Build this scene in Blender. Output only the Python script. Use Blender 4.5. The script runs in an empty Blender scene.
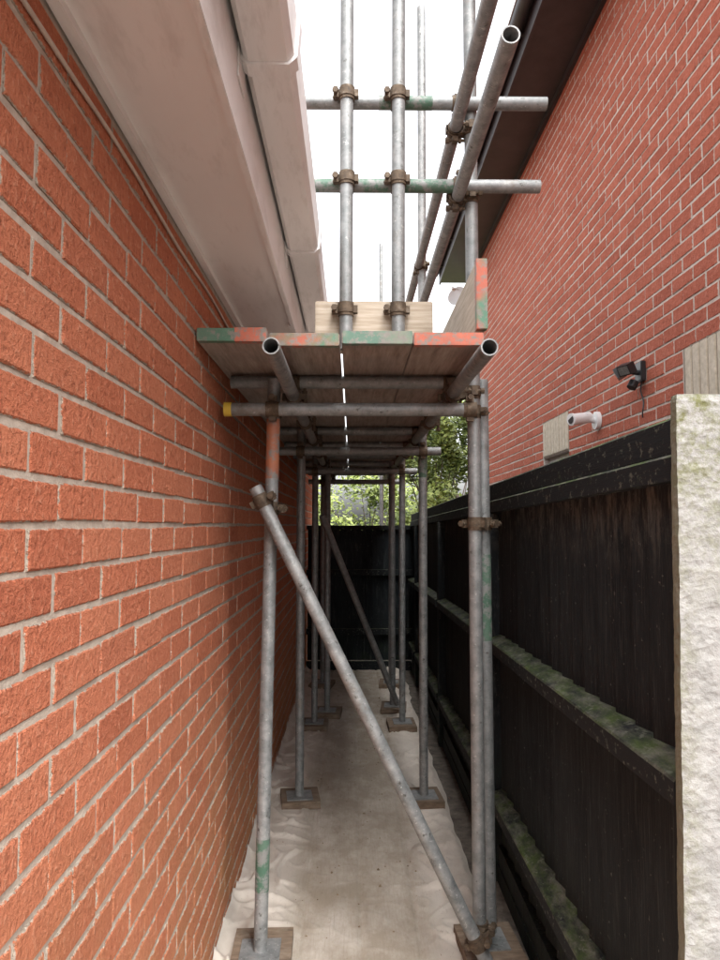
import bpy, math, random
import numpy as np
from mathutils import Vector, Matrix, noise
random.seed(7)
R=math.radians
S=bpy.context.scene
S.view_settings.view_transform='Standard'
try: S.view_settings.look='None'
except: pass
S.view_settings.exposure=0

# ------------------------------------------------------------ node helpers
def newmat(name):
    m=bpy.data.materials.new(name); m.use_nodes=True
    nt=m.node_tree; nt.nodes.clear()
    out=nt.nodes.new('ShaderNodeOutputMaterial'); b=nt.nodes.new('ShaderNodeBsdfPrincipled')
    nt.links.new(b.outputs[0],out.inputs[0])
    return m,nt,b
def node(nt,t,ins=None,**kw):
    n=nt.nodes.new(t)
    for k,v in kw.items(): setattr(n,k,v)
    if ins:
        for k,v in ins.items():
            if hasattr(v,'is_output') or isinstance(v,bpy.types.NodeSocket): nt.links.new(v,n.inputs[k])
            else: n.inputs[k].default_value=v
    return n
def mth(nt,op,a,b=None,c=None,clamp=False):
    ins={0:a}
    if b is not None: ins[1]=b
    if c is not None: ins[2]=c
    n=node(nt,'ShaderNodeMath',ins,operation=op); n.use_clamp=clamp
    return n.outputs[0]
def ramp(nt,fac,stops,interp='LINEAR'):
    n=node(nt,'ShaderNodeValToRGB',{0:fac}); cr=n.color_ramp; cr.interpolation=interp
    while len(cr.elements)<len(stops): cr.elements.new(0.5)
    for e,(p,c) in zip(cr.elements,stops):
        e.position=p; e.color=(*c,1) if len(c)==3 else c
    return n.outputs[0]
def mix(nt,f,a,b,blend='MIX'):
    n=nt.nodes.new('ShaderNodeMix'); n.data_type='RGBA'; n.blend_type=blend
    for i,v in ((0,f),(6,a),(7,b)):
        if isinstance(v,bpy.types.NodeSocket): nt.links.new(v,n.inputs[i])
        else: n.inputs[i].default_value=v if i==0 else ((*v,1) if len(v)==3 else v)
    return n.outputs[2]
def coords(nt,scale=(1,1,1),loc=(0,0,0)):
    tc=node(nt,'ShaderNodeTexCoord'); 
    return node(nt,'ShaderNodeMapping',{0:tc.outputs['Object'],'Scale':scale,'Location':loc}).outputs[0]
def noi(nt,vec,scale,detail=6,rough=.6,dist=0):
    return node(nt,'ShaderNodeTexNoise',{'Vector':vec,'Scale':scale,'Detail':min(detail,5),'Roughness':rough,'Distortion':dist}).outputs[0]
def bump(nt,b,h,strength=.5,dist=.003,prev=None):
    ins={'Strength':strength,'Distance':dist,'Height':h}
    if prev is not None: ins['Normal']=prev
    n=node(nt,'ShaderNodeBump',ins); nt.links.new(n.outputs[0],b.inputs['Normal']); return n.outputs[0]
def mnoise(name,stops,scale=5,stretch=(1,1,1),rough=.7,metal=0,bs=None,bstr=.4,bdist=.002,detail=5,overlay=None,ostretch=(1,1,1)):
    m,nt,b=newmat(name); v=coords(nt,stretch)
    f=noi(nt,v,scale,detail,.65)
    c=ramp(nt,f,stops)
    if overlay:
        col,sc,lo,hi=overlay
        g=noi(nt,coords(nt,ostretch,(3,5,1)),sc,5,.7)
        g=mth(nt,'MULTIPLY_ADD',g,1/(hi-lo),-lo/(hi-lo),clamp=True)
        c=mix(nt,g,c,col)
    nt.links.new(c,b.inputs['Base Color'])
    b.inputs['Roughness'].default_value=rough; b.inputs['Metallic'].default_value=metal
    h=noi(nt,v,bs or scale*3,4,.7)
    bump(nt,b,h,bstr,bdist)
    return m

# ------------------------------------------------------------ mesh helpers
def mesh_obj(name,V,F,mats,parent=None,mi=None,smooth=False):
    me=bpy.data.meshes.new(name); me.from_pydata([tuple(v) for v in V],[],F)
    for m in mats: me.materials.append(m)
    if mi: me.polygons.foreach_set('material_index',mi)
    if smooth: me.polygons.foreach_set('use_smooth',[True]*len(F))
    me.update()
    o=bpy.data.objects.new(name,me); S.collection.objects.link(o)
    if parent: o.parent=parent
    return o
class MB:
    def __init__(s): s.V=[];s.F=[];s.M=[];s.SM=[]
    def add(s,V,F,m=0,sm=False):
        o=len(s.V); s.V+= [Vector(v) for v in V]; s.F+=[tuple(i+o for i in f) for f in F]; s.M+=[m]*len(F); s.SM+=[sm]*len(F)
    def box(s,x0,x1,y0,y1,z0,z1,m=0,c=0.0):
        if c<=0:
            V=[(x0,y0,z0),(x1,y0,z0),(x1,y1,z0),(x0,y1,z0),(x0,y0,z1),(x1,y0,z1),(x1,y1,z1),(x0,y1,z1)]
            s.add(V,[(0,3,2,1),(4,5,6,7),(0,1,5,4),(1,2,6,5),(2,3,7,6),(3,0,4,7)],m)
        else:
            import bmesh
            bm=bmesh.new(); bmesh.ops.create_cube(bm,size=1)
            for v in bm.verts:
                v.co=Vector(((x0+x1)/2+v.co.x*(x1-x0),(y0+y1)/2+v.co.y*(y1-y0),(z0+z1)/2+v.co.z*(z1-z0)))
            bmesh.ops.bevel(bm,geom=list(bm.edges),offset=c,segments=2,affect='EDGES')
            bm.verts.index_update()
            s.add([v.co.copy() for v in bm.verts],[tuple(v.index for v in f.verts) for f in bm.faces],m); bm.free()
    def frame(s,d):
        d=Vector(d).normalized(); a=Vector((0,0,1)) if abs(d.z)<.9 else Vector((1,0,0))
        u=d.cross(a).normalized(); return d,u,d.cross(u)
    def cyl(s,p0,p1,r,n=20,m=0,r1=None,caps=True,sm=True):
        p0=Vector(p0);p1=Vector(p1); d,u,w=s.frame(p1-p0); r1=r if r1 is None else r1
        V=[];F=[]
        for i in range(n):
            a=2*math.pi*i/n; e=u*math.cos(a)+w*math.sin(a)
            V+= [p0+e*r,p1+e*r1]
        for i in range(n):
            j=(i+1)%n; F.append((2*i,2*j,2*j+1,2*i+1))
        s.add(V,F,m,sm)
        if caps:
            s.add([V[2*i] for i in range(n)],[tuple(range(n))],m); s.add([V[2*i+1] for i in range(n)],[tuple(range(n))[::-1]],m)
    def tube(s,p0,p1,r=.02415,t=.004,n=24,m=0):
        p0=Vector(p0);p1=Vector(p1); d,u,w=s.frame(p1-p0)
        s.cyl(p0,p1,r,n,m,caps=False)
        s.cyl(p0,p1,r-t,n,m,caps=False)
        for p in (p0,p1):
            V=[];F=[]
            for i in range(n):
                a=2*math.pi*i/n; e=u*math.cos(a)+w*math.sin(a); V+=[p+e*r,p+e*(r-t)]
            for i in range(n):
                j=(i+1)%n; F.append((2*i,2*j,2*j+1,2*i+1))
            s.add(V,F,m)
    def obox(s,c,ax,ay,az,m=0):
        c=Vector(c);V=[]
        for i,j,k in [(-1,-1,-1),(1,-1,-1),(1,1,-1),(-1,1,-1),(-1,-1,1),(1,-1,1),(1,1,1),(-1,1,1)]:
            V.append(c+ax*i+ay*j+az*k)
        s.add(V,[(0,3,2,1),(4,5,6,7),(0,1,5,4),(1,2,6,5),(2,3,7,6),(3,0,4,7)],m)
    def prism(s,prof,y0,y1,m=0):
        n=len(prof); V=[(x,y0,z) for x,z in prof]+[(x,y1,z) for x,z in prof]
        F=[(i,(i+1)%n,n+(i+1)%n,n+i) for i in range(n)]+[tuple(range(n))[::-1],tuple(range(n,2*n))]
        s.add(V,F,m)
    def obj(s,name,mats,parent=None):
        o=mesh_obj(name,s.V,s.F,mats,parent,s.M)
        o.data.polygons.foreach_set('use_smooth',s.SM)
        import bmesh
        bm=bmesh.new(); bm.from_mesh(o.data); bmesh.ops.recalc_face_normals(bm,faces=bm.faces); bm.to_mesh(o.data); bm.free()
        return o
def empty(name):
    o=bpy.data.objects.new(name,None); S.collection.objects.link(o); return o

# ------------------------------------------------------------ materials
def mat_brick(name,c_a,c_b,c_dark,mortar,stain=0.0,bs=1.0,texscale=1.0):
    m,nt,b=newmat(name)
    at=node(nt,'ShaderNodeAttribute',attribute_name='bcol'); sep=node(nt,'ShaderNodeSeparateColor',{0:at.outputs['Color']})
    v=coords(nt)
    base=mix(nt,sep.outputs[0],c_a,c_b)
    dk=mth(nt,'GREATER_THAN',sep.outputs[1],.88)
    base=mix(nt,mth(nt,'MULTIPLY',dk,.25),base,c_dark)
    n1=noi(nt,v,24,5,.7)
    base=mix(nt,mth(nt,'MULTIPLY_ADD',n1,2.4,-.80,clamp=True),mix(nt,.32,base,c_dark),base)
    vz=coords(nt,(1,1.0,.6))
    rib=noi(nt,vz,120*texscale,4,.8); lump=noi(nt,v,55*texscale,3,.65)
    hgt=mth(nt,'ADD',rib,mth(nt,'MULTIPLY',lump,1.0))
    base=mix(nt,mth(nt,'MULTIPLY',mth(nt,'MULTIPLY_ADD',hgt,-4.5,4.05,clamp=True),.70),base,tuple(x*.6 for x in c_dark))
    base=mix(nt,mth(nt,'MULTIPLY',mth(nt,'MULTIPLY_ADD',hgt,5,-5.3,clamp=True),.5),base,(c_b[0]*1.15,c_b[1]*1.6,c_b[2]*1.9))
    n4=noi(nt,v,1.6,3,.6)
    base=mix(nt,mth(nt,'MULTIPLY_ADD',n4,1.2,-.4,clamp=True),mix(nt,.10,base,(.12,.06,.04)),base)
    if stain>0:
        sx=node(nt,'ShaderNodeSeparateXYZ',{0:v}); low=mth(nt,'MULTIPLY_ADD',sx.outputs[2],-1.0,1.2,clamp=True)
        sn=mth(nt,'MULTIPLY',low,mth(nt,'MULTIPLY_ADD',noi(nt,v,5,4,.65),2.4,-.60,clamp=True))
        base=mix(nt,mth(nt,'MULTIPLY',sn,stain),base,(.42,.215,.095))
    uv=node(nt,'ShaderNodeUVMap',uv_map='uv'); su=node(nt,'ShaderNodeSeparateXYZ',{0:uv.outputs[0]})
    du=mth(nt,'MULTIPLY',mth(nt,'MINIMUM',su.outputs[0],mth(nt,'SUBTRACT',1,su.outputs[0])),.215)
    dv=mth(nt,'MULTIPLY',mth(nt,'MINIMUM',su.outputs[1],mth(nt,'SUBTRACT',1,su.outputs[1])),.065)
    d=mth(nt,'MINIMUM',du,dv)
    thr=mth(nt,'MULTIPLY_ADD',noi(nt,v,42,4,.7),.015,-.0058)
    e=mth(nt,'MULTIPLY_ADD',mth(nt,'SUBTRACT',thr,d),700,0,clamp=True)
    mo=mix(nt,noi(nt,v,60,3,.7),tuple(x*.7 for x in mortar),mortar)
    base=mix(nt,e,base,mo)
    nt.links.new(base,b.inputs['Base Color']); b.inputs['Roughness'].default_value=.9
    b.inputs['Specular IOR Level'].default_value=.2
    bump(nt,b,hgt,1.0*bs,.012)
    return m
M_brickL=mat_brick('brick_face_orange',(.60,.190,.098),(.70,.255,.138),(.36,.092,.050),(.55,.465,.375),stain=.8)
M_brickR=mat_brick('brick_face_red',(.46,.130,.080),(.54,.165,.104),(.28,.075,.05),(.60,.52,.46),bs=.6,texscale=.8)
M_mortL=mnoise('mortar_grey',[(.3,(.34,.285,.23)),(.7,(.53,.455,.375))],26,rough=.95,bs=150,bstr=.7,bdist=.004)
M_mortR=mnoise('mortar_pale',[(.3,(.45,.385,.335)),(.7,(.66,.58,.52))],26,rough=.95,bs=150,bstr=.5,bdist=.003)
M_upvc=mnoise('white_upvc',[(.3,(.74,.73,.725)),(.7,(.82,.815,.81))],3,stretch=(1,.3,1),rough=.45,bs=20,bstr=.03,overlay=((.46,.44,.41),9,.50,.95),ostretch=(3,.6,1))
M_soffit=mnoise('soffit_board',[(.3,(.74,.715,.70)),(.7,(.81,.79,.775))],2.5,stretch=(1,.3,1),rough=.6,bs=8,bstr=.05,overlay=((.50,.46,.43),6,.52,.98),ostretch=(2.5,.6,1))
M_dark=mnoise('dark_brown_fascia',[(.3,(.022,.016,.018)),(.7,(.045,.034,.036))],6,rough=.45,bs=20,bstr=.05)
M_tile=mnoise('roof_tile',[(.3,(.10,.055,.04)),(.7,(.17,.09,.06))],9,rough=.9,bs=60)
def mat_steel():
    m,nt,b=newmat('galvanised_steel'); v=coords(nt); oi=node(nt,'ShaderNodeObjectInfo')
    vv=node(nt,'ShaderNodeVectorMath',{0:v,1:oi.outputs['Random']},operation='ADD').outputs[0]
    a=noi(nt,vv,22,5,.7); c=ramp(nt,a,[(.3,(.15,.16,.16)),(.5,(.265,.272,.27)),(.72,(.40,.40,.39))])
    g=noi(nt,vv,6,5,.75)
    c=mix(nt,mth(nt,'MULTIPLY_ADD',g,5,-2.85,clamp=True),c,(.18,.135,.10))
    sp=noi(nt,vv,70,3,.6); c=mix(nt,mth(nt,'MULTIPLY_ADD',sp,8,-5.0,clamp=True),c,(.54,.54,.51))
    dr=noi(nt,vv,45,3,.6); c=mix(nt,mth(nt,'MULTIPLY_ADD',dr,-9,3.4,clamp=True),c,(.08,.075,.065))
    c=mix(nt,mth(nt,'MULTIPLY',oi.outputs['Random'],.35),c,(.16,.17,.17))
    nt.links.new(c,b.inputs['Base Color']); b.inputs['Metallic'].default_value=.45
    nt.links.new(mth(nt,'MULTIPLY_ADD',a,.35,.38),b.inputs['Roughness'])
    bump(nt,b,noi(nt,vv,110,4,.7),.4,.0018)
    return m
M_steel=mat_steel()
def mat_paint(name,c1,c2,worn=.5,scale=24,dull=(.25,.235,.21)):
    m,nt,b=newmat(name); v=coords(nt)
    a=noi(nt,v,scale,5,.72); f=mth(nt,'MULTIPLY_ADD',a,9,-9*worn,clamp=True)
    cc=mix(nt,mth(nt,'MULTIPLY_ADD',noi(nt,v,9,3,.5),6,-2.7,clamp=True),c1,c2)
    c=mix(nt,f,cc,dull); 
    c=mix(nt,mth(nt,'MULTIPLY',noi(nt,v,60,4,.7),.5),c,(.10,.08,.06))
    nt.links.new(c,b.inputs['Base Color'])
    b.inputs['Roughness'].default_value=.6; bump(nt,b,a,.4,.002); return m
P_green=mat_paint('worn_green_paint',(.045,.14,.09),(.08,.17,.12),.46,dull=(.24,.245,.24))
P_orange=mat_paint('worn_orange_paint',(.50,.16,.07),(.38,.13,.07),.49,dull=(.24,.23,.22))
P_rg=mat_paint('worn_red_green_paint',(.55,.12,.065),(.08,.24,.15),.49,45)
P_green2=mat_paint('worn_bright_green_paint',(.06,.19,.12),(.11,.23,.16),.51,45)
P_red=mat_paint('worn_red_paint',(.60,.15,.085),(.48,.12,.07),.48,45)
P_pg=mat_paint('worn_pale_green_paint',(.10,.22,.16),(.22,.27,.20),.46,45)
M_coup=mnoise('rusty_coupler',[(.3,(.055,.040,.030)),(.55,(.12,.085,.055)),(.75,(.24,.20,.16))],45,rough=.7,metal=.4,bs=120,bstr=.5)
M_wood=mnoise('weathered_scaffold_board',[(.28,(.17,.13,.105)),(.5,(.31,.245,.205)),(.72,(.42,.355,.30))],9,stretch=(7,.5,7),rough=.85,bs=22,bstr=.5,bdist=.002,overlay=((.22,.20,.19),3,.45,.85))
M_woodx=mnoise('pale_board',[(.28,(.30,.24,.175)),(.5,(.42,.35,.27)),(.72,(.52,.45,.37))],9,stretch=(.6,7,9),rough=.85,bs=22,bstr=.4,overlay=((.2,.16,.12),7,.55,1.0))
M_woody=mnoise('pale_toe_board',[(.28,(.33,.27,.20)),(.5,(.46,.39,.31)),(.72,(.56,.50,.42))],9,stretch=(7,.6,9),rough=.85,bs=22,bstr=.4)
M_pad=mnoise('sole_board_wood',[(.3,(.10,.07,.045)),(.7,(.23,.165,.115))],12,stretch=(1,5,5),rough=.9,bs=40,overlay=((.3,.26,.21),10,.5,1.0))
M_yel=mnoise('yellow_cap',[(.3,(.55,.36,.03)),(.7,(.65,.45,.06))],20,rough=.5)
def mat_fence():
    m,nt,b=newmat('black_fence_stain'); v=coords(nt,(4,4,.5))
    a=noi(nt,v,9,5,.7); c=ramp(nt,a,[(.3,(.006,.0078,.0095)),(.6,(.014,.0175,.020)),(.8,(.032,.037,.040))])
    at=node(nt,'ShaderNodeAttribute',attribute_name='brd')
    c=mix(nt,mth(nt,'MULTIPLY',at.outputs['Fac'],.55),c,(.024,.030,.033))
    s=noi(nt,coords(nt,(3,14,1.0)),6,5,.8); c=mix(nt,mth(nt,'MULTIPLY',mth(nt,'MULTIPLY_ADD',s,7,-3.9,clamp=True),.5),c,(.070,.080,.080))
    s2=noi(nt,coords(nt,(3,40,.6),(4,1,2)),7,5,.7); c=mix(nt,mth(nt,'MULTIPLY',mth(nt,'MULTIPLY_ADD',s2,8,-4.5,clamp=True),.5),c,(.09,.098,.092))
    z=node(nt,'ShaderNodeSeparateXYZ',{0:coords(nt)}); hi=mth(nt,'MULTIPLY_ADD',z.outputs[2],5,-7.1,clamp=True)
    cw=noi(nt,coords(nt,(2,10,2.2),(1,7,1)),5,5,.8); c=mix(nt,mth(nt,'MULTIPLY',mth(nt,'MULTIPLY',hi,mth(nt,'MULTIPLY_ADD',cw,5,-2.3,clamp=True)),.7),c,(.15,.145,.125))
    lo=mth(nt,'MULTIPLY_ADD',z.outputs[2],-1.6,1.0,clamp=True)
    c=mix(nt,mth(nt,'MULTIPLY',mth(nt,'MULTIPLY',lo,mth(nt,'MULTIPLY_ADD',cw,4,-1.8,clamp=True)),.6),c,(.035,.055,.024))
    p=noi(nt,coords(nt,(1,1,1),(2,0,0)),60,3,.6); c=mix(nt,mth(nt,'MULTIPLY_ADD',p,9,-6.0,clamp=True),c,(.15,.15,.14))
    nt.links.new(c,b.inputs['Base Color']); b.inputs['Roughness'].default_value=.7; b.inputs['Specular IOR Level'].default_value=.15
    bump(nt,b,mth(nt,'ADD',a,noi(nt,coords(nt,(6,14,.6)),40,4,.7)),.5,.003); return m
M_fence=mat_fence()
def mat_rail():
    m,nt,b=newmat('black_rail_with_light_moss'); v=coords(nt,(1,.45,1)); g=node(nt,'ShaderNodeNewGeometry'); sz=node(nt,'ShaderNodeSeparateXYZ',{0:g.outputs['Normal']})
    a=noi(nt,v,16,5,.75); up=mth(nt,'MULTIPLY_ADD',sz.outputs[2],2.5,-.6,clamp=True)
    f=mth(nt,'MULTIPLY',up,mth(nt,'MULTIPLY_ADD',a,3.6,-1.25,clamp=True))
    col=mix(nt,mth(nt,'MULTIPLY_ADD',noi(nt,v,22,4,.7),4,-1.6,clamp=True),(.065,.095,.028),(.17,.165,.135))
    c=mix(nt,f,(.012,.0145,.0165),col)
    sp=noi(nt,coords(nt,(1,.7,1),(3,0,0)),50,3,.7); c=mix(nt,mth(nt,'MULTIPLY',mth(nt,'MULTIPLY_ADD',sp,9,-5.2,clamp=True),.6),c,(.19,.20,.16))
    ed=noi(nt,coords(nt,(1,1,1),(7,2,0)),11,5,.75); c=mix(nt,mth(nt,'MULTIPLY',mth(nt,'MULTIPLY_ADD',ed,7,-4.3,clamp=True),.45),c,(.055,.08,.028))
    nt.links.new(c,b.inputs['Base Color']); b.inputs['Roughness'].default_value=.8; b.inputs['Specular IOR Level'].default_value=.25; bump(nt,b,noi(nt,coords(nt,(9,.8,9)),20,5,.7),.4,.003); return m
M_rail=mat_rail()
def mat_conc():
    m,nt,b=newmat('rough_concrete_with_lichen'); v=coords(nt)
    a=noi(nt,v,18,5,.7); c=ramp(nt,a,[(.3,(.25,.248,.235)),(.6,(.375,.373,.355)),(.8,(.47,.468,.45))])
    p=node(nt,'ShaderNodeSeparateXYZ',{0:v}); hi=mth(nt,'MULTIPLY_ADD',p.outputs[2],2.6,-3.5,clamp=True)
    g=mth(nt,'MULTIPLY_ADD',noi(nt,v,24,5,.8),5,-2.1,clamp=True)
    low=mth(nt,'MULTIPLY_ADD',noi(nt,v,13,5,.75),6,-3.4,clamp=True)
    lf=mth(nt,'MULTIPLY_ADD',p.outputs[0],-22,14.3,clamp=True)   # damp side next to the panel
    c=mix(nt,mth(nt,'MULTIPLY',mth(nt,'MAXIMUM',hi,mth(nt,'MULTIPLY',lf,.55)),g),c,(.15,.155,.06)); c=mix(nt,mth(nt,'MULTIPLY',low,.5),c,(.22,.21,.155))
    dk=mth(nt,'MULTIPLY_ADD',noi(nt,coords(nt,(1,1,1),(9,0,4)),48,4,.7),9,-5.6,clamp=True); c=mix(nt,mth(nt,'MULTIPLY',dk,.6),c,(.10,.10,.085))
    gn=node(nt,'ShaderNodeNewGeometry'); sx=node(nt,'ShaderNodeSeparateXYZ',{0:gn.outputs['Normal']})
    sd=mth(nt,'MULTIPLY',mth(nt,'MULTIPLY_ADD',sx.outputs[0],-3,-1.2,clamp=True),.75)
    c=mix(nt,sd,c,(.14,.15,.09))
    nt.links.new(c,b.inputs['Base Color']); b.inputs['Roughness'].default_value=.85
    vo=node(nt,'ShaderNodeTexVoronoi',{'Vector':v,'Scale':60.0}).outputs[0]
    bump(nt,b,mth(nt,'ADD',mth(nt,'MULTIPLY',vo,.5),noi(nt,v,38,5,.7)),.8,.007); return m
M_conc=mat_conc()
def mat_sheet():
    m,nt,b=newmat('dusty_sheet'); v=coords(nt,(1,.6,1))
    c=ramp(nt,noi(nt,v,3,5,.65),[(.3,(.42,.37,.315)),(.6,(.56,.51,.45))])
    at=node(nt,'ShaderNodeAttribute',attribute_name='mid')
    d=mth(nt,'MULTIPLY',at.outputs['Fac'],mth(nt,'MULTIPLY_ADD',noi(nt,v,5,5,.75),3.2,-.85,clamp=True))
    c=mix(nt,mth(nt,'MULTIPLY',d,.8),c,(.28,.23,.17))
    gr=noi(nt,coords(nt,(14,.8,1)),9,5,.7)
    c=mix(nt,mth(nt,'MULTIPLY',mth(nt,'MULTIPLY',at.outputs['Fac'],mth(nt,'MULTIPLY_ADD',gr,4,-2,clamp=True)),.4),c,(.22,.17,.12))
    s=mth(nt,'MULTIPLY_ADD',noi(nt,v,35,5,.8),7,-4.2,clamp=True); c=mix(nt,mth(nt,'MULTIPLY',s,.6),c,(.20,.15,.11))
    s=mth(nt,'MULTIPLY_ADD',noi(nt,coords(nt,(1,1,1),(4,4,0)),95,3,.7),11,-7.3,clamp=True); c=mix(nt,mth(nt,'MULTIPLY',s,.8),c,(.09,.07,.05))
    nt.links.new(c,b.inputs['Base Color']); b.inputs['Roughness'].default_value=.75
    bump(nt,b,noi(nt,v,40,5,.7),.25,.004); return m
M_sheet=mat_sheet()
M_ground=mnoise('ground_gravel_soil',[(.3,(.06,.05,.04)),(.5,(.13,.11,.09)),(.75,(.22,.19,.16))],14,rough=.95,bs=60,bstr=.8,bdist=.01)
M_cream=mnoise('cream_brick',[(.3,(.46,.40,.31)),(.7,(.66,.59,.48))],30,rough=.85,bs=110,bstr=.5)
M_wplas=mnoise('white_plastic',[(.3,(.74,.74,.74)),(.7,(.80,.80,.80))],4,rough=.35,bstr=.02)
M_bplas=mnoise('black_plastic',[(.3,(.012,.012,.013)),(.7,(.025,.025,.027))],4,rough=.35,bstr=.02)
M_cable=mnoise('cable_sheath',[(.3,(.42,.35,.30)),(.7,(.55,.47,.40))],12,rough=.5)
M_debris=mnoise('grit_and_leaf_litter',[(.3,(.08,.05,.03)),(.5,(.22,.15,.09)),(.7,(.35,.30,.24))],30,rough=.9)
M_joint=mnoise('dark_mortar_joint',[(.3,(.20,.16,.13)),(.7,(.32,.27,.22))],30,rough=.95)
m,nt,b=newmat('window_glass'); nt.links.new(ramp(nt,noi(nt,coords(nt),2),[(.3,(.02,.025,.03)),(.7,(.05,.055,.06))]),b.inputs['Base Color']); b.inputs['Roughness'].default_value=.06; M_glass=m
m,nt,b=newmat('lamp_lens'); nt.links.new(ramp(nt,noi(nt,coords(nt),90),[(.3,(.12,.12,.12)),(.7,(.22,.22,.2))]),b.inputs['Base Color']); b.inputs['Roughness'].default_value=.15; M_lens=m
def mat_leaf(name,a,bc):
    m,nt,b=newmat(name); at=node(nt,'ShaderNodeAttribute',attribute_name='lcol')
    nt.links.new(mix(nt,at.outputs['Fac'],a,bc),b.inputs['Base Color']); b.inputs['Roughness'].default_value=.5
    return m
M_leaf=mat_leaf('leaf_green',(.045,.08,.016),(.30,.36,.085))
M_bark=mnoise('bark',[(.3,(.05,.035,.025)),(.7,(.12,.09,.07))],20,rough=.95)

# ------------------------------------------------------------ brick wall geometry
def brick_wall(name,xf,facing,y0,y1,z0,z1,mat,parent,holes=(),zoff=0,yoff=0,L=.215,H=.065,J=.010,rec=.004):
    rnd=random.Random(len(name)*13+int(xf*100))
    V=[];F=[];C=[];UV=[]
    row=0; z=z0+zoff
    while z+H<=z1+.001:
        y=y0-(L+J)*(.5 if row%2 else 0)+yoff+rnd.uniform(-.006,.006)
        while y<y1:
            a=max(y,y0); c=min(y+L,y1); y+=L+J
            if c-a<.03: continue
            skip=False; 
            for (hy0,hy1,hz0,hz1) in holes:
                if z+H>hz0+.005 and z<hz1-.005:
                    if a<hy1 and c>hy0:
                        if a<hy0-.03: c=min(c,hy0-J)
                        elif c>hy1+.03: a=max(a,hy1+J)
                        else: skip=True
            if skip or c-a<.03: continue
            j=lambda s=.0016: rnd.uniform(-s,s)
            A=a+j(.003);B=c+j(.003);P=z+j();Q=z+H+j(); dx=j(.0015); ch=.0035
            xo=xf-facing*(rec+.02); xm=xf+facing*(dx-.003); xx=xf+facing*dx
            t1=j(.0018);t2=j(.0018)
            o=len(V)
            V+=[(xo,A,P),(xo,B,P),(xo,B,Q),(xo,A,Q),(xm,A,P+t1),(xm,B,P+t2),(xm,B,Q+t1),(xm,A,Q+t2),
                (xx,A+ch,P+ch+t1),(xx,B-ch,P+ch+t2),(xx,B-ch,Q-ch+t1),(xx,A+ch,Q-ch+t2)]
            fs=[(8,9,10,11)]+[(i,(i+1)%4,4+(i+1)%4,4+i) for i in range(4)]+[(4+i,4+(i+1)%4,8+(i+1)%4,8+i) for i in range(4)]
            if facing<0: fs=[tuple(reversed(f)) for f in fs]
            uvv={4:(0,0),5:(1,0),6:(1,1),7:(0,1),8:(.02,.05),9:(.98,.05),10:(.98,.95),11:(.02,.95),0:(0,0),1:(1,0),2:(1,1),3:(0,1)}
            for f in fs:
                F.append(tuple(o+i for i in f)); UV+=[uvv[i] for i in f]
            cc=(rnd.random(),rnd.random(),rnd.random(),1); C+=[cc]*12
        z+=H+J; row+=1
    o=mesh_obj(name,V,F,[mat],parent)
    ca=o.data.color_attributes.new('bcol','FLOAT_COLOR','POINT'); ca.data.foreach_set('color',np.array(C,dtype='f').ravel())
    ul=o.data.uv_layers.new(name='uv'); ul.data.foreach_set('uv',np.array(UV,dtype='f').ravel())
    return o

# ------------------------------------------------------------ ground
gx=[-150,-20,-5,5,20,150]; gy=[-150,-20,0,15,40,200]
V=[(x,y,0) for y in gy for x in gx]; F=[(j*6+i,j*6+i+1,(j+1)*6+i+1,(j+1)*6+i) for j in range(5) for i in range(5)]
mesh_obj('ground',V,F,[M_ground])

# ------------------------------------------------------------ left brick house (bungalow)
WL=-.49
house=empty('brick_house')
brick_wall('wall_bricks',WL,1,-2.5,9.0,0,2.40,M_brickL,house,zoff=-.02)
mb=MB(); mb.box(-6,WL-.004,-2.5,9.0,0,2.398); mb.obj('wall_core',[M_mortL],house)
mb=MB(); mb.box(WL+.001,-.262,-2.6,9.1,2.402,2.412); mb.box(WL+.001,WL+.022,-2.6,9.1,2.385,2.402)
mb.obj('soffit',[M_soffit],house)
mb=MB(); mb.box(-.262,-.245,-2.6,9.1,2.388,2.66,c=.002); mb.box(-.268,-.2445,3.0,3.06,2.3875,2.66); mb.obj('fascia',[M_upvc],house)
gz=2.55
prof=[(-.236,gz+.085),(-.236,gz+.012),(-.224,gz),(-.140,gz),(-.126,gz+.014),(-.120,gz+.095),(-.124,gz+.095),(-.130,gz+.018),(-.142,gz+.004),(-.222,gz+.004),(-.232,gz+.014),(-.232,gz+.085)]
mb=MB(); mb.prism(prof,-2.6,9.1)
mb.obj('gutter',[M_upvc],house)
mb=MB()
for y in (-.6,.45,1.50,2.58,3.7,4.8,5.9,7.0):
    p2=[(-.242,gz+.07),(-.242,gz+.006),(-.228,gz-.007),(-.137,gz-.007),(-.119,gz+.010),(-.112,gz+.098),(-.119,gz+.098),(-.1255,gz+.014),(-.139,gz-.0005),(-.2245,gz-.0005),(-.2365,gz+.012),(-.2365,gz+.07)]
    mb.prism(p2,y,y+.045)
    mb.box(-.2445,-.241,y-.02,y+.065,gz-.045,gz+.03)
mb.obj('gutter_brackets',[M_upvc],house)
mb=MB()
for i in range(14):
    x0=-.17-i*.30; z0=2.66+i*.13
    mb.prism([(x0,z0),(x0,z0+.02),(x0-.34,z0+.167),(x0-.34,z0+.147)],-2.7,9.2)
mb.obj('roof',[M_tile],house)
mb=MB()
prev=None
for i in range(60):
    y=-2.4+i*.19; p=Vector((WL+.006,y,2.325+.006*math.sin(i*1.3)+.004*math.sin(i*.37)))
    if prev: mb.cyl(prev,p,.0042,8)
    prev=p
mb.obj('wall_cable',[M_cable],house)

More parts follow.
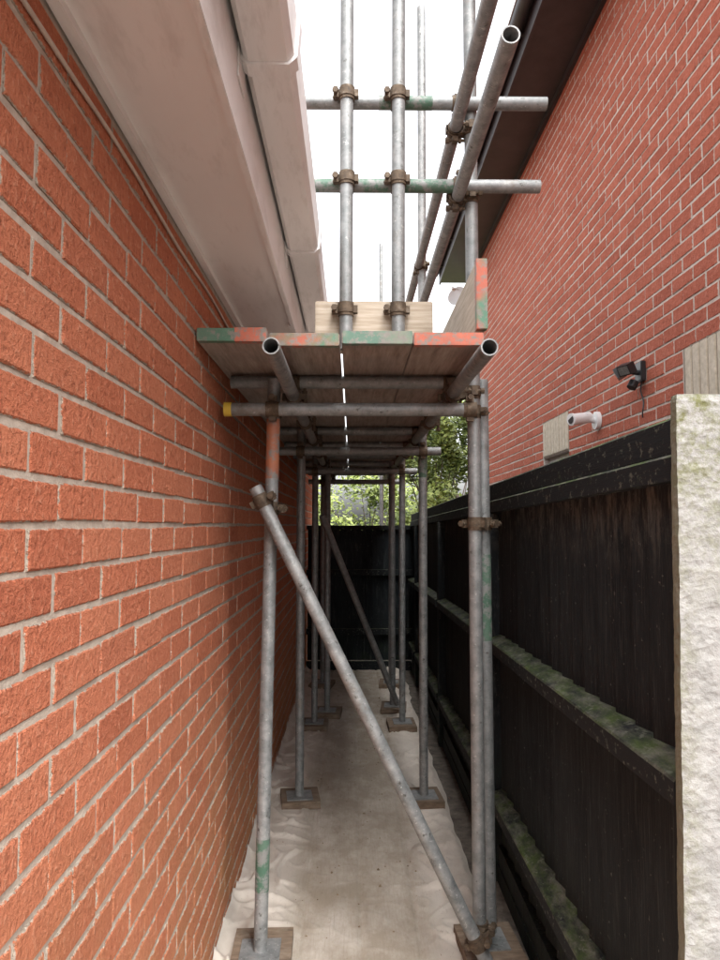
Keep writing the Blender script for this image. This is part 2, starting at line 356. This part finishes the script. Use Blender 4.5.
# ------------------------------------------------------------ right brick house
WR=1.60
house2=empty('brick_house')
hol=[(5.28,5.98,1.15,2.40),(2.72,3.42,1.15,2.40)]
brick_wall('wall_bricks',WR,-1,0.0,9.7,0,4.88,M_brickR,house2,holes=hol,yoff=-.07)
mb=MB(); mb.box(WR+.004,8,0,9.7,0,1.15); mb.box(WR+.004,8,0,9.7,2.10,4.88)
for a,c in ((0,2.72),(3.42,5.28),(5.98,9.7)): mb.box(WR+.004,8,a,c,1.15,2.10)
mb.obj('wall_core',[M_mortR],house2)
mb=MB()
for (a,c) in ((5.28,5.98),(2.72,3.42)):
    mb.box(WR+.0005,WR+.02,a,c,2.104,2.398,m=1)
    y=a+.003
    while y+.06<c:
        dj=random.uniform(-.0015,.0015)
        mb.box(WR-.006+dj,WR+.018,y,y+.0635,2.112+dj,2.392+dj,c=.004); y+=.0765
mb.obj('lintel_bricks',[M_cream,M_joint],house2)
mb=MB()
for (a,c) in ((5.28,5.98),(2.72,3.42)):
    mb.box(WR+.05,WR+.10,a+.002,c-.002,1.16,1.21,0); mb.box(WR+.05,WR+.10,a+.002,c-.002,2.05,2.098,0)
    for y in (a+.002,(a+c)/2-.02,c-.05): mb.box(WR+.051,WR+.099,y,y+.045,1.21,2.05,0)
    mb.box(WR+.07,WR+.08,a+.04,c-.04,1.2,2.06,1)
mb.obj('windows',[M_upvc,M_glass],house2)
mb=MB()
mb.box(1.22,WR+.02,-.2,9.75,4.885,4.90); mb.box(1.20,1.22,-.2,9.76,4.86,5.06); mb.box(WR-.03,WR-.0015,-.2,9.7,4.84,4.885)
gp=[]; 
for i in range(13):
    a=math.pi+math.pi*i/12; gp.append((1.145+.052*math.cos(a),5.02+.052*math.sin(a)))
for i in range(13):
    a=2*math.pi-math.pi*i/12; gp.append((1.145+.047*math.cos(a),5.02+.047*math.sin(a)))
mb.prism(gp,-.2,9.78)
for y in [i*.9+.3 for i in range(11)]: mb.box(1.09,1.20,y,y+.03,4.955,4.966)
mb.obj('eaves',[M_dark],house2)
mb=MB()
for i in range(12):
    x0=1.10+i*.34; z0=5.06+i*.2
    mb.prism([(x0,z0),(x0,z0+.02),(x0+.38,z0+.244),(x0+.38,z0+.224)],-.3,9.85)
mb.obj('roof',[M_tile],house2)

# ------------------------------------------------------------ scaffolding
sc=empty('scaffolding')
def tube(name,p0,p1,bands=()):
    mb=MB(); mb.tube(p0,p1); mb.obj(name,[M_steel],sc)
    p0=Vector(p0);p1=Vector(p1); L=(p1-p0).length; d=(p1-p0)/L
    for a,c,mt in bands:
        b2=MB(); b2.tube(p0+d*a,p0+d*c,r=.0249,t=.0006); b2.obj('paint_band',[mt],sc)
def coupler(p1,a1,p2,a2,mb):
    p1=Vector(p1);p2=Vector(p2);a1=Vector(a1).normalized();a2=Vector(a2).normalized()
    for p,a,q in ((p1,a1,p2),(p2,a2,p1)):
        mb.cyl(p-a*.024,p+a*.024,.0285,18); mb.cyl(p-a*.013,p+a*.013,.0315,18)
        n=(q-p); n=n-a*n.dot(a); n=n.normalized() if n.length>.001 else mb.frame(a)[1]
        s=a.cross(n).normalized()
        c=p+s*.040
        mb.obox(c,s*.010,a*.015,n*.011)
        mb.cyl(c+s*.002-n*.034,c+s*.002+n*.036,.006,10); mb.cyl(c+s*.002-n*.036,c+s*.002-n*.022,.0115,6,sm=False); mb.cyl(c+s*.002+n*.014,c+s*.002+n*.024,.011,6,sm=False)
        c=p-s*.035; mb.obox(c,s*.007,a*.013,n*.013)
    mid=(p1+p2)/2; n=(p2-p1)
    if n.length>.03:
        n.normalize(); u=a1; w=n.cross(u).normalized(); mb.obox(mid,n*.012,u*.021,w*.021)
CP=MB()
X,Y,Z=Vector((1,0,0)),Vector((0,1,0)),Vector((0,0,1))
Yp=2.65
xl=-.288; xr=.448
tube('standard',(xl-.034,Yp-.01,.02),(xl,Yp,2.09),[(.24,.42,P_green),(1.70,1.92,P_orange)])
tube('standard',(xr+.006,Yp,.02),(xr,Yp,4.9))
tube('standard',(xr+.062,Yp+.10,.02),(xr+.045,Yp+.06,2.1),[(1.10,1.42,P_green)])
rows=[(4.1,-.29,.400,4.62),(5.6,-.285,.385,3.45),(7.0,-.28,.375,3.0)]
for y,a,c,zt in rows:
    tube('standard',(a,y,.02),(a,y,2.09)); tube('standard',(c,y,.02),(c+.01,y,zt),[(1.80,1.92,P_green)] if y<5 else ())
tube('standard',(-.20,5.95,.02),(-.20,5.95,2.09)); tube('standard',(.34,6.1,.02),(.34,6.1,2.09))
tube('standard',(.36,8.8,.02),(.36,8.8,5.05))
LZ=2.035; TZ=LZ+.054
tube('ledger',(-.222,1.95,LZ+.005),(-.235,7.7,LZ)); tube('ledger',(.378,1.95,LZ+.003),(.345,7.7,LZ))
TB=1.968
tube('transom',(-.455,Yp-.055,TB),(xr-.035,Yp-.055,TB))
mb=MB(); mb.cyl((-.462,Yp-.055,TB),(-.435,Yp-.055,TB),.0262,20); mb.obj('yellow_end_cap',[M_yel],sc)
for i,y in enumerate((2.72,3.42,4.15,4.9,5.65,6.35,7.05,7.55)):
    tube('transom',(-.46,y,TZ+.003),(.44+.03*(i%2),y,TZ+.003))
    for x in (-.222,.37): coupler((x,y,TZ),X,(x,y,LZ),Y,CP)
for y,a,c,zt in rows:
    tube('transom',(-.42,y-.055,1.965),(.5,y-.055,1.965)); 
    coupler((a,y,1.965),Z,(a,y-.053,1.965),X,CP); coupler((c,y,1.965),Z,(c,y-.053,1.965),X,CP)
coupler((xl,Yp,TB),Z,(xl,Yp-.053,TB),X,CP); coupler((xr+.002,Yp,TB),Z,(xr-.02,Yp-.053,TB),X,CP)
coupler((xr,Yp,2.04),Z,(.378,Yp,LZ),Y,CP)
coupler((xr+.006,Yp,1.555),Z,(xr+.050,Yp+.06,1.555),Z,CP)
b0=Vector((-.345,Yp-.075,1.685)); b1=Vector((.475,Yp-.085,.03))
tube('brace',b0,b1); bd=(b1-b0).normalized()
coupler((xl-.008,Yp,1.61),Z,b0+bd*.055,bd,CP)
coupler((xr+.01,Yp,.12),Z,b1-bd*.1,bd,CP)
f0=Vector((-.22,5.3,1.62)); f1=Vector((.37,5.95,.10)); tube('brace',f0,f1)
z1,z2=3.13,2.81
tube('guard_rail',(-.42,Yp-.04,z1),(.73,Yp-.04,z1),[(.52,.72,P_green)]); tube('guard_rail',(-.40,Yp-.04,z2),(.70,Yp-.04,z2),[(.15,.80,P_green)])
for xx in (-.022,.166):
    tube('guard_post',(xx,Yp-.092,2.18),(xx+(.012 if xx>0 else .006),Yp-.092,4.9))
    for zz in (z1,z2): coupler((xx+.003,Yp-.092,zz),Z,(xx+.003,Yp-.04,zz),X,CP)
    coupler((xx,Yp-.092,2.325),Z,(xx,Yp-.045,2.325),X,CP)
tube('guard_rail',(.400,1.74,2.785),(.378,8.0,2.765)); tube('guard_rail',(.396,1.0,3.05),(.372,8.0,3.05))
for y,xx in ((Yp,xr),(4.1,.41),(5.6,.39),(7.0,.38)):
    for zz in (2.785,3.05):
        if y>5.7 and zz>3: continue
        coupler((xx,y,zz),Z,(.39,y,zz),Y,CP)
coupler((xr-.05,Yp-.04,z1),X,(xr-.05,Yp,3.05),Y,CP); coupler((xr-.05,Yp-.04,z2),X,(xr-.05,Yp,2.785),Y,CP)
CP.obj('couplers',[M_coup],sc)
# deck boards
bw=.2245
x=-.492; bz=TZ+.031
ends=[P_green2,P_rg,P_pg,P_red]
for i in range(4):
    dz=[.004,0,.002,.001][i]
    segs=[(2.25+[-.03,.012,-.008,.004][i],5.30),(5.33,7.75)]
    for k,(a,c) in enumerate(segs):
        lx=x+(.006 if i==0 else 0)
        mb=MB(); mb.box(lx,x+bw,a,c,bz+dz,bz+dz+.038,c=.003); mb.obj('deck_board',[M_wood],sc)
        mb=MB(); e=.0016
        mb.box(lx+.004-e,x+bw-.004+e,a-e,a+.028,bz+dz-e,bz+dz+.038+e,c=.0012)
        mb.obj('board_end_band',[ends[i]],sc)
        if k==0 and i==0:
            mb=MB(); mb.box(x+.125,x+bw-.001,a-e-.0012,a+.029,bz+dz-e-.0012,bz+dz+.0395+e,c=.0008); mb.obj('board_end_band',[P_red],sc)
    x+=bw+(.008 if i==1 else .003)
mb=MB(); mb.box(-.135,.295,Yp-.065,Yp-.03,2.178,2.365,c=.003); mb.obj('toe_board',[M_woodx],sc)
mb=MB(); mb.box(.401,.433,2.27,7.7,2.178,2.405,c=.003); mb.obj('toe_board',[M_woody],sc)
mb=MB(); mb.box(.3995,.4345,2.266,2.30,2.177,2.4065,c=.001); mb.obj('toe_board_band',[P_rg],sc)
mb=MB(); mp=MB()
rq=random.Random(5)
for (a,c) in [(xl-.034,Yp-.01),(xr+.04,Yp+.05)]+[(r[1],r[0]) for r in rows]+[(r[2],r[0]) for r in rows]+[(-.20,5.95),(.34,6.1)]:
    w=.105; th=rq.uniform(-.15,.15); 
    ax=Vector((math.cos(th),math.sin(th),0)); ay=Vector((-math.sin(th),math.cos(th),0))
    cc=Vector((max(a+rq.uniform(-.01,.01),-.36),c+rq.uniform(-.01,.02),.032))
    mb.obox(cc,ax*w,ay*(.11+rq.uniform(0,.03)),Z*.019)
    mp.obox(Vector((a,c,.0545)),ax*.07,ay*.07,Z*.003); mp.cyl((a,c,.05),(a,c,.11),.018,14)
mb.obj('sole_boards',[M_pad],sc); mp.obj('base_plates',[M_steel],sc)

# ------------------------------------------------------------ fence (right boundary)
def zf(y): return .022-.016*(y-1.4)
fence=empty('garden_fence'); rf=random.Random(3)
YF=1.368
mb=MB(); y=YF; yend=7.85
posts=[3.28,5.18,7.05]; BV=[]
while y<yend:
    w=rf.uniform(.100,.128); j=rf.uniform(-.0015,.0015); z0=.16+zf(y); z1b=1.625+zf(y); t=rf.uniform(-.002,.002)
    V=[(.674+j,y,z0),(.674+j+t,y,z1b),(.692,y,z1b),(.692,y,z0),(.656+j,y+w-.006,z0),(.656+j+t,y+w-.006,z1b),(.692,y+w-.006,z1b),(.692,y+w-.006,z0)]
    mb.add(V,[(0,1,5,4),(1,2,6,5),(2,3,7,6),(3,0,4,7),(0,3,2,1),(4,5,6,7)]); BV+=[rf.random()]*8
    y+=w
mb.box(.6925,.698,YF,yend,.17,1.60); BV+=[0]*8
ob=mb.obj('boards',[M_fence],fence); at=ob.data.attributes.new('brd','FLOAT','POINT'); at.data.foreach_set('value',BV)
mb=MB()
segs=[YF]+posts+[7.8]
for i in range(len(segs)-1):
    a=segs[i]+(.05 if i else 0); c=segs[i+1]-.05
    for zr in (1.055,.388):
        za=zr+zf(a); zc=zr+zf(c)
        pr=lambda z:[(.600,z-.050),(.600,z-.006),(.604,z-.001),(.655,z+.016),(.676,z+.018),(.676,z-.085)]
        n=6; V=[(p,a,q) for p,q in pr(za)]+[(p,c,q) for p,q in pr(zc)]
        mb.add(V,[(k,(k+1)%n,n+(k+1)%n,n+k) for k in range(n)]+[tuple(range(n))[::-1],tuple(range(n,2*n))])
mb.obj('rails',[M_rail],fence)
mb=MB()
for i in range(len(segs)-1):
    a=segs[i]+.003; c=segs[i+1]-.003
    for (xa,xb,za,zb) in ((.628,.690,1.615,1.668),(.640,.685,1.671,1.745)):
        V=[]
        for yy in (a,c):
            V+=[(xa,yy,za+zf(yy)),(xb,yy,za+zf(yy)),(xb,yy,zb-.006+zf(yy)),(xb-.006,yy,zb+zf(yy)),(xa+.006,yy,zb+zf(yy)),(xa,yy,zb-.006+zf(yy))]
        mb.add(V,[(0,1,2,3,4,5),(6,11,10,9,8,7)]+[(k,(k+1)%6,6+(k+1)%6,6+k) for k in range(6)])
mb.obj('top_rails',[M_rail],fence)
mb=MB()
for y in posts: mb.box(.612,.70,y-.045,y+.045,0,1.61+zf(y),c=.004)
mb.box(.635,.68,YF,7.85,0.0,.075); mb.box(.64,.68,YF,7.85,.077,.158)
mb.obj('posts_and_gravel_boards',[M_fence],fence)
fence2=empty('garden_fence'); mb=MB(); x=WL+.01; BV=[]
while x<.66:
    w=.118; mb.add([(x,7.862,.1),(x+w-.004,7.845,.1),(x+w-.004,7.845,1.50),(x,7.862,1.50),(x,7.87,.1),(x+w-.004,7.87,.1),(x+w-.004,7.87,1.50),(x,7.87,1.50)],
      [(0,1,2,3),(4,7,6,5),(0,4,5,1),(1,5,6,2),(2,6,7,3),(3,7,4,0)]); x+=w; BV+=[rf.random()]*8
mb.box(WL+.01,.66,7.8705,7.88,.1,1.49); BV+=[0]*8
ob=mb.obj('boards',[M_fence],fence2); at=ob.data.attributes.new('brd','FLOAT','POINT'); at.data.foreach_set('value',BV)
mb=MB()
for zr in (1.05,.42): mb.prism([(WL+.002,zr-.04),(WL+.002,zr+.02),(.654,zr+.02),(.654,zr-.04)],7.79,7.843)
mb.box(WL+.002,.654,7.80,7.88,1.50,1.545); mb.box(WL+.002,.634,7.80,7.84,0,.098)
mb.obj('rails',[M_rail],fence2)
# concrete post
import bmesh
bm=bmesh.new()
prof=[(.608,1.333),(.63,1.331),(.655,1.332),(.68,1.331),(.70,1.332),(.725,1.333),(.725,1.480),(.699,1.480),(.699,1.366),(.665,1.366),(.640,1.366),(.612,1.364),(.608,1.360),(.607,1.347)]
nz=260; zt=1.795
for k in range(nz+1):
    zz=zt*k/nz
    top=max(0,1-(zt-zz)/.012)
    for px,py in prof:
        lean=-.003+.012*(zz-1.5)
        q=Vector((px*22,py*22,zz*26)); q2=q*3
        jx=noise.noise(q)*.0016+noise.noise(q2)*.0010; jy=noise.noise(q+Vector((9,9,9)))*.0014+noise.noise(q2+Vector((4,4,4)))*.0008
        cx,cy=.665,1.40
        bm.verts.new((px+jx+lean+(cx-px)*top*.05,py+jy+(cy-py)*top*.05,zz+noise.noise(q2)*.002*(1 if k==nz else 0)))
bm.verts.ensure_lookup_table(); n=len(prof)
for k in range(nz):
    for i in range(n):
        f=bm.faces.new([bm.verts[k*n+i],bm.verts[k*n+(i+1)%n],bm.verts[(k+1)*n+(i+1)%n],bm.verts[(k+1)*n+i]])
bm.faces.new([bm.verts[nz*n+i] for i in range(n)])
bmesh.ops.recalc_face_normals(bm,faces=bm.faces)
me=bpy.data.meshes.new('concrete_fence_post'); bm.to_mesh(me); bm.free(); me.materials.append(M_conc)
o=bpy.data.objects.new('concrete_fence_post',me); S.collection.objects.link(o)

# ------------------------------------------------------------ dust sheet
nx,ny=120,700; x0,x1=WL+.004,.60; y0,y1=.6,7.78
V=[];mid=[]
NN=noise.noise
for j in range(ny+1):
    yy=y0+(y1-y0)*j/ny
    redge=.530+.03*NN(Vector((0,yy*1.5,3)))+.015*NN(Vector((5,yy*6,3)))
    for i in range(nx+1):
        t=i/nx; xx=x0+(redge-x0)*t
        side=1-min(1,max(0,(abs(xx-.03)-.22)/.12)); side=side*side*(3-2*side)
        w=1-side
        wx=NN(Vector((xx*3,yy*3,11)))*.10; wy=NN(Vector((xx*3,yy*3,17)))*.10
        X2=xx+wx; Y2=yy+wy
        a=abs(NN(Vector((X2*2.5+Y2*1.5,Y2*2.2-X2,0)))); b_=abs(NN(Vector((X2*5-Y2*4.2,Y2*3+X2*2,7)))); d_=abs(NN(Vector((X2*6+Y2*7,Y2*5-X2*4,21))))
        h=.010+w*(.024*max(0,1-a/.10)**1.4+.016*max(0,1-b_/.09)**1.4)+(side*.5+w)*.009*max(0,1-d_/.08)**1.4
        h+=w*.010*(.5+NN(Vector((xx*4,yy*2.2,31))))+.003*NN(Vector((xx*2,yy*.9,1)))
        for s in (-.19,.035,.255): h-= .006*math.exp(-((xx-s)/.008)**2)*side
        if t<.04: h+=.045*(1-t/.04)**2*(.6+.8*NN(Vector((1,yy*2,0))))
        if t>.97: h*=(1-t)/.03
        V.append((xx,yy,max(.002,h))); mid.append(side)
F=[(j*(nx+1)+i,j*(nx+1)+i+1,(j+1)*(nx+1)+i+1,(j+1)*(nx+1)+i) for j in range(ny) for i in range(nx)]
o=mesh_obj('dust_sheet',V,F,[M_sheet],smooth=True)
at=o.data.attributes.new('mid','FLOAT','POINT'); at.data.foreach_set('value',mid)
# grit and leaf litter on the sheet
rd=random.Random(11); V=[];F=[]
for i in range(380):
    x=rd.uniform(-.46,.56); y=rd.uniform(1.2,7.6); s=rd.uniform(.002,.006)*(1.8 if rd.random()<.08 else 1); o=len(V); zz=.012+s*.4
    for k in range(5):
        a=k*1.2566+rd.uniform(-.3,.3); V.append((x+math.cos(a)*s*rd.uniform(.6,1.2),y+math.sin(a)*s*rd.uniform(.6,1.4),zz-s*.5))
    V.append((x,y,zz+s*.45)); F+=[(o+k,o+(k+1)%5,o+5) for k in range(5)]
mesh_obj('debris',V,F,[M_debris])

# ------------------------------------------------------------ wall fittings on right house
mb=MB(); cy,cz=4.62,2.225
mb.cyl((WR-.001,cy,cz),(WR-.028,cy,cz),.058,24); mb.cyl((WR-.028,cy,cz),(WR-.07,cy-.01,cz+.01),.020,16)
mb.cyl((WR-.060,cy+.01,cz+.022),(WR-.185,cy-.05,cz+.0),.036,24); mb.cyl((WR-.185,cy-.05,cz),(WR-.20,cy-.056,cz-.002),.040,24)
mb.cyl((WR-.20,cy-.056,cz-.002),(WR-.2015,cy-.0565,cz-.002),.028,20,m=1); mb.box(WR-.18,WR-.08,cy-.04,cy+.02,cz+.03,cz+.038)
mb.obj('security_camera',[M_wplas,M_bplas])
mb=MB(); cy,cz=3.90,2.385
mb.box(WR-.03,WR-.001,cy-.045,cy+.045,cz-.05,cz+.06,c=.005)
mb.cyl((WR-.03,cy,cz),(WR-.08,cy,cz+.005),.014,12)
for s in (-1,1):
    c=Vector((WR-.110,cy+s*.05,cz+.01)); ax=Vector((-.8,s*.35,-.5)).normalized(); u=ax.cross(Z).normalized(); w=u.cross(ax)
    mb.obox(c,ax*.025,u*.040,w*.029); mb.obox(c+ax*.026,ax*.001,u*.034,w*.023,m=1)
    mb.cyl((WR-.07,cy,cz),c,.009,10)
mb.cyl((WR-.05,cy,cz-.05),(WR-.07,cy-.005,cz-.085),.026,16)
pr=None
for i in range(10):
    p=Vector((WR-.008-.004*math.sin(i),cy+.012*math.sin(i*.7),cz-.05-i*.022))
    if pr: mb.cyl(pr,p,.004,8)
    pr=p
mb.obj('security_light',[M_bplas,M_lens])
mb=MB(); c=Vector((1.42,9.45,4.58)); ax=Vector((-.45,-.85,.3)).normalized(); _,u,w=mb.frame(ax); V=[c];rings=6;ns=24;F=[]
for r in range(1,rings+1):
    for i in range(ns):
        a=2*math.pi*i/ns; rr=r/rings*.13; V.append(c+u*rr*math.cos(a)+w*rr*math.sin(a)*1.1+ax*(.05*(r/rings)**2))
for i in range(ns): F.append((0,1+i,1+(i+1)%ns))
for r in range(rings-1):
    for i in range(ns): F.append((1+r*ns+i,1+(r+1)*ns+i,1+(r+1)*ns+(i+1)%ns,1+r*ns+(i+1)%ns))
mb.add(V,F,0,True); mb.cyl(c,(WR,9.6,4.45),.012,10); mb.cyl(c-w*.13,c+ax*.2,.007,8); mb.cyl(c+ax*.18,c+ax*.24,.02,12)
mb.obj('satellite_dish',[M_wplas])

# ------------------------------------------------------------ vegetation
def shrub(name,c,size,n,seed,leaf=.05):
    r=random.Random(seed); root=empty(name); V=[];F=[];L=[]
    clumps=[]
    for i in range(30):
        p=Vector((r.gauss(0,.42),r.gauss(0,.42),r.uniform(-.9,.95))); 
        if p.length>1.05: p*=1.05/p.length
        clumps.append((p,r.uniform(.16,.36),r.uniform(-.25,.25)))
    for i in range(n):
        cp,cr,cb=r.choice(clumps); d=Vector((r.gauss(0,1),r.gauss(0,1),r.gauss(0,1))).normalized()*cr*(r.random()**.4)
        q=cp+d; p=Vector(c)+Vector((q.x*size[0],q.y*size[1],q.z*size[2]))
        if p.z<.03: continue
        a=Vector((r.gauss(0,1),r.gauss(0,1),r.gauss(0,.6))).normalized(); nb=a.cross(Vector((r.gauss(0,.6),r.gauss(0,.6)-.5,1))).normalized()
        s=leaf*r.uniform(.6,1.3); o=len(V)
        fold=a.cross(nb)*s*.12
        V+=[p-a*s*.5,p+nb*s*.28+fold,p+a*s*.55,p-nb*s*.28+fold]; F+=[(o,o+1,o+2),(o,o+2,o+3)]
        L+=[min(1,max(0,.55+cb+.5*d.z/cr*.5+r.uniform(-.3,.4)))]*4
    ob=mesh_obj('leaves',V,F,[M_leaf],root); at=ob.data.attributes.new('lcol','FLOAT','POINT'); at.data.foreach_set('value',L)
    mb=MB(); base=Vector((c[0],c[1],0)); top=Vector(c)
    mb.cyl(base,top,.05,10,r1=.03)
    for p,cr,_ in clumps:
        st=base.lerp(top,r.uniform(.5,1)); mb.cyl(st,Vector(c)+Vector((p.x*size[0],p.y*size[1],p.z*size[2])),.014,6,r1=.004)
    mb.obj('trunk_and_branches',[M_bark],root)
shrub('garden_shrub',(1.25,10.6,1.75),(.85,.9,1.5),15000,1,.085)
shrub('garden_shrub',(.3,12.0,1.4),(1.3,.9,1.3),9000,2,.08)
shrub('garden_tree',(2.2,15,2.2),(1.8,1.5,2.2),10000,4,.10)
shrub('garden_tree',(-1.6,14,2.0),(1.6,1.4,1.9),8000,5,.10)

# ------------------------------------------------------------ light
w=bpy.data.worlds.new("World"); S.world=w; w.use_nodes=True; nt=w.node_tree; nt.nodes.clear()
out=nt.nodes.new('ShaderNodeOutputWorld'); bg=nt.nodes.new('ShaderNodeBackground'); sky=nt.nodes.new('ShaderNodeTexSky')
sky.sky_type='NISHITA'; sky.sun_disc=False; sky.sun_elevation=R(58); sky.sun_rotation=R(150); sky.air_density=1.0; sky.dust_density=6; sky.ozone_density=1
hs=nt.nodes.new('ShaderNodeHueSaturation'); hs.inputs['Saturation'].default_value=.12; hs.inputs['Value'].default_value=4.5
nt.links.new(sky.outputs[0],hs.inputs['Color']); nt.links.new(hs.outputs[0],bg.inputs[0]); bg.inputs[1].default_value=.15; nt.links.new(bg.outputs[0],out.inputs[0])
sl=bpy.data.lights.new('sun','SUN'); sl.energy=1.5; sl.angle=R(40); sl.color=(1,.98,.95)
so=bpy.data.objects.new('sun',sl); S.collection.objects.link(so)
el,az=R(58),R(150)
d=Vector((math.sin(az)*math.cos(el),math.cos(az)*math.cos(el),math.sin(el)))
so.rotation_euler=d.to_track_quat('Z','Y').to_euler()

cam=bpy.data.cameras.new('camera'); co=bpy.data.objects.new('camera',cam); S.collection.objects.link(co)
cam.sensor_fit='VERTICAL'; cam.sensor_height=32; cam.lens=24.03; cam.clip_start=.02; cam.clip_end=500
co.location=(0,0,1.55); co.rotation_euler=(R(93.57),0,R(-.64)); S.camera=co
